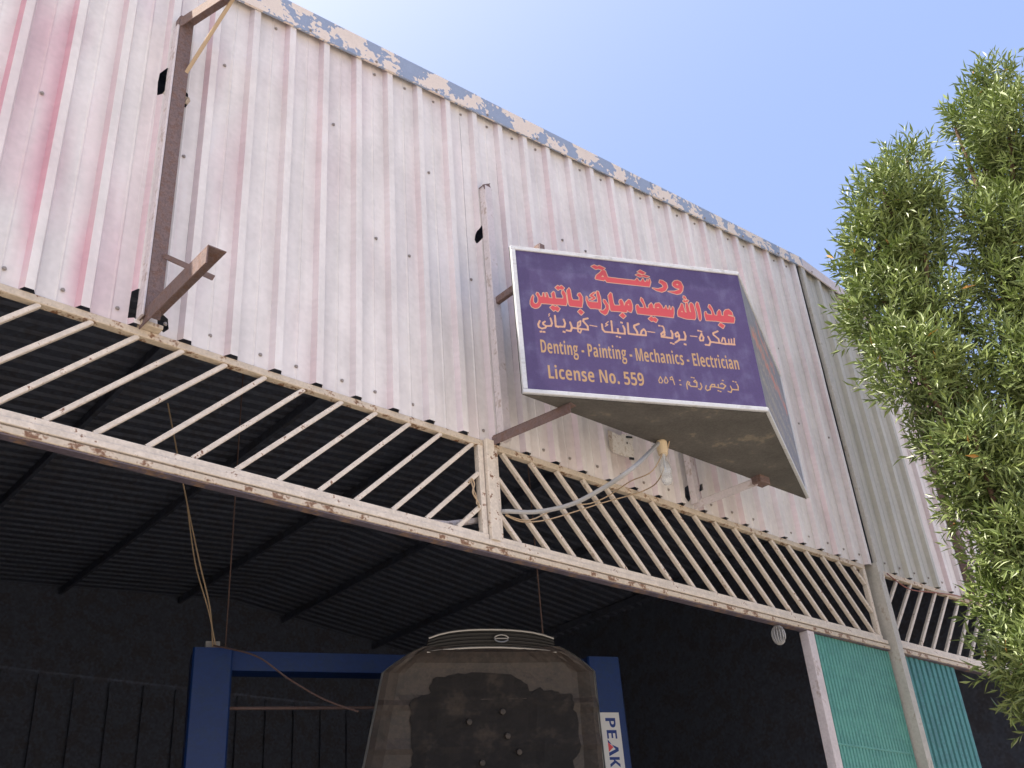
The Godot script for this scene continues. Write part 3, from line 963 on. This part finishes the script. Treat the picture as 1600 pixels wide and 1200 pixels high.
# ---------- inside ----------
func make_lift() -> void:
	var L := Vector3(3.26, 0, -2.9)
	var R := Vector3(6.25, 0, -1.68)
	var d := (R - L).normalized()
	var nf := Vector3(-d.z, 0, d.x)
	var up := Vector3.UP
	var g := thing("car_lift", "blue two-post car lift with overhead beam inside the dark workshop", "car lift", (L + R) * 0.5)
	var cl := L + d * 0.135
	var cr := R - d * 0.135
	for c in [cl, cr]:
		var st := begin()
		bar(st, c, c + up * 3.8, 0.27, 0.30, nf, 0.012)
		build(st, "column", M.blue, g)
		st = begin()
		bar(st, c - up * 0.0, c + up * 0.03, 0.5, 0.5, nf)
		build(st, "base_plate", M.blue, g)
		var inward := d if c == cl else -d
		st = begin()
		bar(st, c + inward * 0.18 + up * 1.35, c + inward * 0.18 + up * 1.95, 0.10, 0.26, nf, 0.01)
		var cg := build(st, "carriage", M.blue, g)
		for s in [-1.0, 1.0]:
			st = begin()
			bar(st, c + inward * 0.2 + up * 1.43, c + inward * 0.75 + nf * (1.05 * s) + up * 1.43, 0.09, 0.07)
			build(st, "arm", M.blue, cg)
	var st := begin()
	bar(st, cl + up * 3.73 + d * 0.136, cr + up * 3.73 - d * 0.136, 0.16, 0.14)
	build(st, "overhead_beam", M.blue, g)
	st = begin()
	cord(st, [cl + d * 0.13 + up * 3.42, cl.lerp(cr, 0.36) + up * 3.43, cr - d * 0.13 + up * 3.45], 0.012, 8)
	build(st, "shut_off_bar", M.rust, g)
	# nameplate up the right column, reading downwards
	var w := 150
	var h := 760
	var im := Image.create(w, h, false, Image.FORMAT_RGB8)
	im.fill(Color(0.86, 0.86, 0.86))
	fill_text(im, "PE", true, 38, 715, 165, 78, Color(0.10, 0.22, 0.52), true)
	fill_poly(im, PackedVector2Array([Vector2(38, 545), Vector2(38, 518), Vector2(116, 478), Vector2(116, 452), Vector2(38, 412), Vector2(38, 440), Vector2(92, 466)]), Color(0.10, 0.22, 0.52))
	fill_poly(im, PackedVector2Array([Vector2(38, 522), Vector2(78, 482), Vector2(38, 446)]), Color(0.88, 0.32, 0.34))
	fill_text(im, "K", true, 38, 405, 80, 78, Color(0.10, 0.22, 0.52), true)
	fill_poly(im, PackedVector2Array([Vector2(10, 235), Vector2(140, 300), Vector2(140, 90), Vector2(10, 90)]), Color(0.12, 0.12, 0.13))
	var m := flat_mat(Color.WHITE, 0.5)
	m.albedo_texture = ImageTexture.create_from_image(im)
	st = begin()
	var c0 := cr + nf * 0.153 + up * 2.67 - d * 0.085
	var v := [[c0, Vector2(0, 1)], [c0 + up * 0.70, Vector2(0, 0)], [c0 + up * 0.70 + d * 0.158, Vector2(1, 0)], [c0 + d * 0.158, Vector2(1, 1)]]
	for k in [0, 1, 2, 0, 2, 3]:
		st.set_uv(v[k][1])
		st.add_vertex(v[k][0])
	build(st, "nameplate", m, g).set_meta("label", "white nameplate with blue letters reading downwards")
	# lead running from the roof to the left column and on to the car
	var k := thing("hanging_lead", "thin tan leads hanging from the roof to the lift's column", "wire", cl)
	var top := cl + up * 3.81
	st = begin()
	var hook := at_dist(262, 630, Vector2(top.x - EYE.x, top.z - EYE.z).length() - 0.25)
	cord(st, curve([hook, at_dist(292, 785, 7.55), at_dist(312, 880, 7.55), at_dist(328, 950, 7.57), top + nf * 0.10]), 0.006, 5)
	build(st, "strand", M.twine, k)
	st = begin()
	cord(st, curve([at_dist(292, 785, 7.55), at_dist(305, 880, 7.53), at_dist(326, 955, 7.55), top + nf * 0.11 + d * 0.02]), 0.005, 5)
	build(st, "strand", M.twine, k)
	st = begin()
	cord(st, curve([top + nf * 0.16, at_dist(400, 1025, 7.2), at_dist(450, 1060, 7.1), at_dist(505, 1092, 7.0), at_dist(560, 1112, 6.9)]), 0.006, 5)
	build(st, "strand", M.rust, k)
	st = begin()
	bar(st, top + nf * 0.02, top + nf * 0.02 + up * 0.06, 0.10, 0.08, nf)
	build(st, "junction_box", M.cable, k)
	for q in [[370, 770, 352, 1015, "faint rusty wire hanging down to the lift's left column"], [848, 905, 850, 1012, "faint dark wire hanging down behind the raised car bonnet"]]:
		k = thing("roof_wire", q[4], "wire", at_dist(q[2], q[3], 8.2))
		st = begin()
		var foot := at_dist(q[2], q[3], 8.2)
		cord(st, [Vector3(foot.x, foot.y, foot.z), Vector3(foot.x, fascia_top(foot.x) - 0.2, foot.z)], 0.006, 5)
		build(st, "strand", M.rust, k)

func make_car() -> void:
	var wd := Vector3(0.891, 0, 0.454)
	var fr := Vector3(-0.454, 0, 0.891)
	var up := Vector3.UP
	var mid := Vector3(4.54, 3.40, -1.17)
	var ln := (-fr * 0.17 - up * 0.985).normalized()     # from the nose of the open bonnet to its hinge
	var sk := wd.cross(ln).normalized()                   # out of the bonnet's underside, towards its front
	if sk.dot(fr) < 0:
		sk = -sk
	var F := mid - ln * 0.16
	var g := thing("car", "silver car raised on the lift with its grimy bonnet propped open", "car", Vector3(mid.x, 1.5, mid.z))
	var hw := func(l: float) -> float:
		if l < 0.16:
			return lerpf(0.46, 0.715, pow(l / 0.16, 0.8))
		return lerpf(0.715, 0.83, min(1.0, (l - 0.16) / 0.9))
	var rows := 34
	var cols := 40
	var length := 1.12
	var relief_at := func(w: float, l: float, half: float) -> float:
		# stamped inner panel: rim, two long ribs, a cross bow, dished pockets
		var e: float = min(half - abs(w), min(l + 0.02, length - l))
		var h := 0.0
		h += 0.026 * exp(-pow((e - 0.055) / 0.016, 2.0))
		h -= 0.024 * smoothstep(0.09, 0.13, e)
		h += 0.016 * exp(-pow((abs(w) - 0.22 - 0.25 * l) / 0.035, 2.0)) * smoothstep(0.30, 0.38, l)
		h += 0.018 * exp(-pow((l - 0.33 - 0.10 * w * w) / 0.03, 2.0))
		h += 0.014 * exp(-pow((l - 0.62) / 0.03, 2.0))
		return h + na.get_noise_2d(w * 30.0, l * 30.0) * 0.004
	var st := SurfaceTool.new()
	st.begin(Mesh.PRIMITIVE_TRIANGLES)
	var bonnet_of := func(w: float, l: float, lift: float) -> Vector3:
		var half: float = hw.call(l)
		var crown := -0.05 * (1.0 - pow(w / half, 2.0))
		return F + wd * (w - 0.07 * l) + ln * l + sk * (crown + lift)
	for layer in [0, 1]:
		st = begin()
		for i in rows:
			for j in cols:
				var vs := []
				for ij in [[i, j], [i + 1, j], [i + 1, j + 1], [i, j + 1]]:
					var l: float = length * ij[0] / rows
					var half: float = hw.call(l)
					var w: float = half * (2.0 * ij[1] / cols - 1.0) * (1.0 if layer == 1 else 0.985)
					vs.append(bonnet_of.call(w, l, -0.028 if layer == 1 else relief_at.call(w, l, half)))
				quad(st, vs[0], vs[1], vs[2], vs[3])
		if layer == 1:
			# the skin's turned-in edge
			for i in rows:
				for s in [-1.0, 1.0]:
					var la := length * i / rows
					var lb := length * (i + 1) / rows
					quad(st, bonnet_of.call(s * hw.call(la), la, -0.028), bonnet_of.call(s * hw.call(lb), lb, -0.028), bonnet_of.call(s * hw.call(lb), lb, 0.004), bonnet_of.call(s * hw.call(la), la, 0.004))
			build(st, "bonnet_skin", M.paint, g)
	st = begin()
	for i in rows:
		for j in cols:
			var vs := []
			for ij in [[i, j], [i + 1, j], [i + 1, j + 1], [i, j + 1]]:
				var l: float = length * ij[0] / rows
				var half: float = hw.call(l)
				var w: float = half * (2.0 * ij[1] / cols - 1.0) * 0.985
				vs.append(bonnet_of.call(w, l, relief_at.call(w, l, half)))
			quad(st, vs[0], vs[1], vs[2], vs[3])
	var bonnet := build(st, "bonnet", M.grime, g)
	bonnet.set_meta("label", "grimy underside of the raised bonnet")
	# radiator grille fixed to the bonnet's nose
	var arc := func(w: float, l: float) -> Vector3:
		return bonnet_of.call(w * 0.999, 0.0, 0.0) + ln * (l + 0.035 * pow(w / 0.44, 2.0)) + sk * 0.004
	var topline := []
	var foot := []
	for k in 13:
		var w := -0.44 + 0.88 * k / 12.0
		topline.append(arc.call(w * 0.97, -0.115 + 0.03 * pow(abs(w) / 0.44, 4.0)))
		foot.append(arc.call(w, 0.0))
	st = begin()
	cord(st, topline, 0.008, 6)
	build(st, "grille_trim", M.chrome, bonnet)
	st = begin()
	cord(st, foot, 0.009, 6)
	build(st, "grille_trim", M.chrome, bonnet)
	for s in 4:
		st = begin()
		var row := []
		for k in 13:
			row.append(foot[k].lerp(topline[k], 0.2 + 0.2 * s) - sk * 0.01)
		cord(st, row, 0.007, 5)
		build(st, "grille_slat", M.black, bonnet)
	st = begin()
	for k in 12:
		quad(st, foot[k] - sk * 0.022, topline[k] - sk * 0.022, topline[k + 1] - sk * 0.022, foot[k + 1] - sk * 0.022)
	build(st, "grille_backing", M.black, bonnet)
	st = begin()
	var ring := []
	var ec: Vector3 = foot[7].lerp(topline[7], 0.5) + sk * 0.008
	for k in 17:
		ring.append(ec + wd * 0.048 * cos(TAU * k / 16.0) + ln * 0.024 * sin(TAU * k / 16.0))
	cord(st, ring, 0.006, 5)
	cord(st, [ec - wd * 0.045, ec + wd * 0.045], 0.005, 5)
	build(st, "emblem", M.chrome, bonnet)
	# what is left of the felt lining, its edge ragged
	st = begin()
	var pad := PackedVector2Array()
	for k in 110:
		var t := TAU * k / 110.0
		var rr := 1.0 + 0.22 * na.get_noise_1d(k * 0.10) + 0.05 * na.get_noise_1d(k * 0.6) + 0.10 * sin(t * 3.0 + 1.0)
		pad.append(Vector2(0.02 + 0.55 * rr * signf(cos(t)) * pow(absf(cos(t)), 0.6), 0.56 + 0.37 * rr * signf(sin(t)) * pow(absf(sin(t)), 0.6)))
	var cells := 26
	for i in cells:
		for j in cells:
			var a0 := Vector2(lerpf(-0.72, 0.72, float(i) / cells), lerpf(0.08, 1.08, float(j) / cells))
			var piece := PackedVector2Array([a0, a0 + Vector2(1.44 / cells, 0), a0 + Vector2(1.44 / cells, 1.0 / cells), a0 + Vector2(0, 1.0 / cells)])
			for part in Geometry2D.intersect_polygons(piece, pad):
				for id in Geometry2D.triangulate_polygon(part):
					var q: Vector2 = part[id]
					st.add_vertex(bonnet_of.call(q.x, q.y, relief_at.call(q.x, q.y, hw.call(q.y)) + 0.007 + 0.004 * na.get_noise_2d(q.x * 25.0, q.y * 25.0)))
	build(st, "felt_lining", M.felt, bonnet)
	for p in [[-0.12, 0.47], [0.10, 0.41], [0.14, 0.56], [-0.02, 0.72], [0.22, 0.66]]:
		st = begin()
		lathe(st, bonnet_of.call(p[0], p[1], 0.0), sk, [[-0.01, 0.02], [0.012, 0.018], [0.014, 0.008], [0.014, 0.0]], 10)
		build(st, "rubber_stop", M.grime, bonnet)
	# the body under it, on the lift's arms
	var o := F + ln * length - up * 0.02                  # the hinge
	var lift := o.y - 0.98
	o.y = 0.0
	var sidep := func(outline: Array, half0: float, half1: float, called: String, mat: Material, low: float, high: float) -> void:
		var s2 := begin()
		var pl := PackedVector2Array()
		for p in outline:
			pl.append(Vector2(p[0], p[1]))
		var hwid := func(y: float) -> float:
			return lerpf(half0, half1, clamp((y - low) / (high - low), 0.0, 1.0))
		var at := func(p: Vector2, s: float) -> Vector3:
			return o + fr * p.x + up * (p.y + lift) + wd * (hwid.call(p.y) * s)
		for i in pl.size():
			var a := pl[i]
			var b := pl[(i + 1) % pl.size()]
			quad(s2, at.call(a, -1.0), at.call(b, -1.0), at.call(b, 1.0), at.call(a, 1.0))
		for i in Geometry2D.triangulate_polygon(pl):
			s2.add_vertex(at.call(pl[i], -1.0))
		for i in Geometry2D.triangulate_polygon(pl):
			s2.add_vertex(at.call(pl[i], 1.0))
		build(s2, called, mat, g)
	sidep.call([[0.95, 0.30], [1.02, 0.42], [1.0, 0.66], [0.80, 0.72], [0.02, 0.80], [-0.02, 0.95], [-0.1, 0.98], [-2.6, 1.02], [-3.45, 0.98], [-3.6, 0.80], [-3.62, 0.40], [-3.5, 0.28]], 0.88, 0.84, "body", M.paint, 0.3, 1.0)
	sidep.call([[-0.1, 0.98], [-0.75, 1.42], [-1.2, 1.47], [-2.2, 1.45], [-2.95, 1.0], [-2.6, 1.0]], 0.74, 0.58, "cabin", M.black, 0.98, 1.47)
	for q in [[0.15, -0.80], [0.15, 0.80], [-2.6, -0.80], [-2.6, 0.80]]:
		st = begin()
		lathe(st, o + fr * q[0] + up * (0.33 + lift) + wd * (q[1] - 0.10), wd, [[0.0, 0.20], [0.0, 0.30], [0.03, 0.325], [0.17, 0.325], [0.20, 0.30], [0.20, 0.20], [0.0, 0.20]], 20)
		var wh := build(st, "wheel", M.rubber, g)
		st = begin()
		lathe(st, o + fr * q[0] + up * (0.33 + lift) + wd * (q[1] - 0.07), wd, [[0.0, 0.0], [0.0, 0.2], [0.14, 0.2], [0.14, 0.0]], 16)
		build(st, "rim", M.chrome, wh)
	for s in [-0.62, 0.62]:
		st = begin()
		bar(st, o + fr * 1.01 + up * (0.56 + lift) + wd * (s - 0.17), o + fr * 1.01 + up * (0.56 + lift) + wd * (s + 0.17), 0.05, 0.14, up, 0.02)
		build(st, "headlight", M.glass, g)
	st = begin()
	bar(st, o + fr * 1.03 + up * (0.40 + lift) - wd * 0.84, o + fr * 1.03 + up * (0.40 + lift) + wd * 0.84, 0.10, 0.16, up, 0.03)
	build(st, "bumper", M.paint, g)

# ---------- the trees ----------
func make_tree(label: String, blobs: Array, r: float, seed_: int) -> void:
	rng.seed = seed_
	var cs := []
	var axis := Vector3.ZERO
	for q in blobs:
		var c := at_dist(q[0], q[1], r + rng.randf_range(-0.22, 0.22))
		var dist := (c - EYE).length()
		cs.append([c, q[2] / FOCAL * dist * 0.80])
		axis += c / blobs.size()
	axis.y = 0.0
	var g := thing("slim_tree", label, "tree", axis, "slim leafy trees beside the workshop")
	var topy := 0.0
	for c in cs:
		topy = max(topy, c[0].y)
	# trunk and limbs
	var st := begin()
	var keys := []
	for k in 9:
		var y := topy * 0.96 * k / 8.0
		keys.append(Vector3(axis.x + 0.05 * sin(k * 1.7 + seed_), y, axis.z + 0.05 * cos(k * 1.3)))
	for k in 8:
		var r0 := lerpf(0.085, 0.012, k / 8.0)
		var r1 := lerpf(0.085, 0.012, (k + 1) / 8.0)
		lathe(st, keys[k], (keys[k + 1] - keys[k]).normalized(), [[0.0, r0], [(keys[k + 1] - keys[k]).length() + 0.01, r1]], 9)
	build(st, "trunk", M.bark, g)
	for c in cs:
		st = begin()
		var e: Vector3 = c[0]
		var b := Vector3(axis.x, max(0.8, e.y - 0.9), axis.z)
		var m := b.lerp(e, 0.5) + Vector3(0, -0.08, 0)
		cord(st, curve([b, m, e + Vector3(0, c[1] * 0.6, 0)], 4), 0.017, 6)
		build(st, "limb", M.bark, g)
	# foliage: narrow leaves set round short twigs through each clump
	var vs := PackedVector3Array()
	var ns := PackedVector3Array()
	var cl := PackedColorArray()
	for c in cs:
		var rad: float = c[1]
		var twigs := int(1050.0 * rad * rad / 0.16 * 0.46)
		for t in twigs:
			var o := Vector3(rng.randfn(), rng.randfn(), rng.randfn()).normalized()
			var base: Vector3 = c[0] + o * rad * (0.30 + 0.72 * sqrt(rng.randf()))
			var dir := (o * 0.7 + Vector3(0, 0.75, 0) + Vector3(rng.randfn(), rng.randfn(), rng.randfn()) * 0.35).normalized()
			var len := rng.randf_range(0.10, 0.24)
			var side := dir.cross(Vector3(rng.randfn(), rng.randfn(), rng.randfn())).normalized()
			var other := dir.cross(side)
			var tone := rng.randf()
			var n := rng.randi_range(8, 12)
			for k in n:
				var a := k * 2.4 + tone * 6.0
				var out := side * cos(a) + other * sin(a)
				var f := float(k) / n
				var p := base + dir * len * f
				var ld := (out * (0.95 - 0.5 * f) + dir * (0.45 + 0.6 * f) + Vector3(0, -0.12, 0)).normalized()
				var L := rng.randf_range(0.06, 0.112)
				var wv := ld.cross(dir + Vector3(rng.randfn(), rng.randfn(), rng.randfn()) * 0.25).normalized()
				var nv := wv.cross(ld)
				var hwid := L * rng.randf_range(0.095, 0.13)
				var m0 := p + ld * L * 0.42
				var tip := p + ld * L - nv * L * 0.10
				var lf := m0 + wv * hwid + nv * hwid * 0.35
				var rt := m0 - wv * hwid + nv * hwid * 0.35
				var na1 := (tip - p).cross(lf - p).normalized()
				var nb1 := (rt - p).cross(tip - p).normalized()
				vs.append(p); vs.append(lf); vs.append(tip)
				vs.append(p); vs.append(tip); vs.append(rt)
				var v := rng.randf()
				var col := Color(0.105, 0.150, 0.050).lerp(Color(0.225, 0.275, 0.095), 0.55 * v + 0.45 * tone)
				if v < 0.002:
					col = Color(0.35, 0.18, 0.04)
				for q in 3:
					ns.append(na1); cl.append(col)
				for q in 3:
					ns.append(nb1); cl.append(col)
	var arr := []
	arr.resize(Mesh.ARRAY_MAX)
	arr[Mesh.ARRAY_VERTEX] = vs
	arr[Mesh.ARRAY_NORMAL] = ns
	arr[Mesh.ARRAY_COLOR] = cl
	var mesh := ArrayMesh.new()
	mesh.add_surface_from_arrays(Mesh.PRIMITIVE_TRIANGLES, arr)
	var o2 := MeshInstance3D.new()
	o2.name = "crown"
	o2.mesh = mesh
	o2.material_override = M.leaf
	o2.set_meta("kind", "stuff")
	g.add_child(o2)
	o2.position = -axis
	print("leaves ", vs.size() / 6)

func _ready() -> void:
	rng.seed = 7
	na.seed = 5; na.frequency = 0.6; na.fractal_octaves = 3
	nb.seed = 9; nb.frequency = 0.9; nb.fractal_octaves = 2
	# camera
	var cam := Camera3D.new()
	cam.name = "camera"
	cam.transform = Transform3D(Basis(AX, -AD, -AF), EYE)
	cam.fov = rad_to_deg(2.0 * atan(600.0 / FOCAL))
	cam.near = 0.05
	cam.far = 600.0
	add_child(cam)
	cam.current = true
	# sky, sun, exposure
	var sky_mat := ProceduralSkyMaterial.new()
	sky_mat.sky_top_color = Color(0.43, 0.50, 0.65)
	sky_mat.sky_horizon_color = Color(0.585, 0.635, 0.71)
	sky_mat.sky_curve = 0.18
	sky_mat.ground_bottom_color = Color(0.5, 0.46, 0.40)
	sky_mat.ground_horizon_color = Color(0.66, 0.64, 0.60)
	sky_mat.sun_angle_max = 95.0
	sky_mat.sun_curve = 0.5
	var sky := Sky.new()
	sky.sky_material = sky_mat
	var env := Environment.new()
	env.background_mode = Environment.BG_SKY
	env.sky = sky
	env.tonemap_mode = Environment.TONE_MAPPER_LINEAR
	env.tonemap_exposure = 2.6
	env.sdfgi_enabled = true
	env.ssao_enabled = true
	env.ssil_enabled = true
	var we := WorldEnvironment.new()
	we.name = "world_environment"
	we.environment = env
	add_child(we)
	var sun := DirectionalLight3D.new()
	sun.name = "sun"
	sun.light_energy = 1.4
	sun.light_color = Color(1.0, 0.96, 0.89)
	sun.light_angular_distance = 0.5
	sun.shadow_enabled = true
	add_child(sun)
	sun.look_at_from_position(Vector3(-0.5, 0.85, -0.17) * 30.0, Vector3.ZERO, Vector3.UP)

	make_materials()
	# the setting
	var st := begin()
	quad(st, Vector3(-150, 0, -150), Vector3(150, 0, -150), Vector3(150, 0, 150), Vector3(-150, 0, 150))
	var ground := build(st, "ground", M.sand, self)
	ground.set_meta("kind", "structure")
	st = begin()
	quad(st, Vector3(-5, 0.02, -11), Vector3(12.6, 0.02, -11), Vector3(12.6, 0.02, 0.0), Vector3(-5, 0.02, 0.0))
	var fl := build(st, "workshop_floor", M.floor, self)
	fl.set_meta("kind", "structure")
	make_building()
	make_header(-0.46, 7.53, "long cream header beam with rust under the wide bay's grilles")
	make_header(7.665, 11.75, "short cream header beam over the teal gate leaf")
	grille("transom_grille", "cream grille with widely spaced bars leaning right, ending at the mullion", -0.40, 3.535, 1, 1.168 - 0.2165 * 9, 0.2165, 0.56)
	grille("transom_grille", "cream grille with bars leaning left, below the purple sign", 3.605, 7.48, -1, 3.777, 0.2135, 0.51)
	grille("transom_grille", "cream grille beyond the pale ridge post, partly behind the leaves", 7.68, 11.74, 1, 7.665 - 0.205 * 2, 0.205, 0.52)
	var mu := thing("mullion", "cream square post dividing the two grilles of the wide bay", "post", Vector3(3.57, 3.684, 0))
	st = begin()
	bar(st, Vector3(3.57, 3.702, 0.0), Vector3(3.57, SILL, 0.0), 0.06, 0.07, Vector3(0, 0, 1))
	build(st, "tube", M.cream, mu)
	make_gates()
	make_sign()
	make_old_bracket()
	make_lift()
	make_car()
	var tie := thing("twine_tie", "scrap of tan twine knotted round a bar beside the mullion", "twine", on_z(740, 770, 0.01))
	st = begin()
	cord(st, curve([on_z(732, 754, 0.012), on_z(737, 748, 0.016), on_z(741, 756, 0.014), on_z(739, 770, 0.02), on_z(747, 784, 0.014), on_z(749, 793, 0.016)]), 0.005, 5)
	build(st, "loop", M.twine, tie)
	st = begin()
	cord(st, curve([on_z(736, 750, 0.013), on_z(740, 765, 0.018), on_z(744, 775, 0.012), on_z(745, 788, 0.018)]), 0.004, 5)
	build(st, "tail", M.twine, tie)
	# coil of wire hanging under the header
	var hc := on_z(1213, 975, -0.02)
	var coil := thing("wire_coil", "bundle of pale wire loops hanging under the header beam", "wire coil", Vector3(hc.x, 3.40, hc.z))
	for k in 7:
		st = begin()
		var ring := []
		for a in 17:
			var t := TAU * a / 16.0
			var e := Vector3(cos(k * 0.45), 0, sin(k * 0.45)) * 0.045 * sin(t)
			ring.append(Vector3(hc.x, 3.622 - 0.065 + 0.065 * cos(t), hc.z) + e)
		cord(st, ring, 0.005, 5)
		build(st, "loop", M.cable, coil)
	var rw := thing("red_wire", "thin reddish wire sagging along the grille beyond the ridge post", "wire", on_z(1460, 925, 0.03))
	st = begin()
	cord(st, curve([on_z(1386, 896, 0.03), on_z(1420, 920, 0.03), on_z(1460, 926, 0.03), on_z(1500, 932, 0.03), on_z(1545, 948, 0.03)]), 0.005, 5)
	build(st, "strand", M.redwire, rw)
	make_tree("slim leafy tree whose crown overlaps the end of the roofline", [[1422, 262, 34], [1388, 325, 60], [1438, 330, 40], [1378, 410, 72], [1438, 405, 56], [1390, 500, 72], [1458, 500, 58], [1432, 580, 74], [1500, 605, 54], [1490, 685, 62], [1530, 705, 62], [1532, 778, 58], [1575, 765, 62], [1568, 860, 54], [1612, 850, 58], [1590, 955, 58], [1632, 950, 58], [1612, 1045, 58], [1660, 1050, 64], [1640, 1095, 50]], 7.5, 21)
	make_tree("taller slim leafy tree standing clear of the roofline", [[1558, 142, 34], [1528, 192, 40], [1585, 205, 56], [1555, 270, 50], [1618, 285, 66], [1554, 355, 50], [1624, 380, 68], [1564, 445, 50], [1634, 480, 68], [1572, 545, 48], [1646, 590, 72], [1610, 680, 66], [1660, 780, 80], [1680, 900, 80], [1700, 1020, 80]], 7.9, 22)
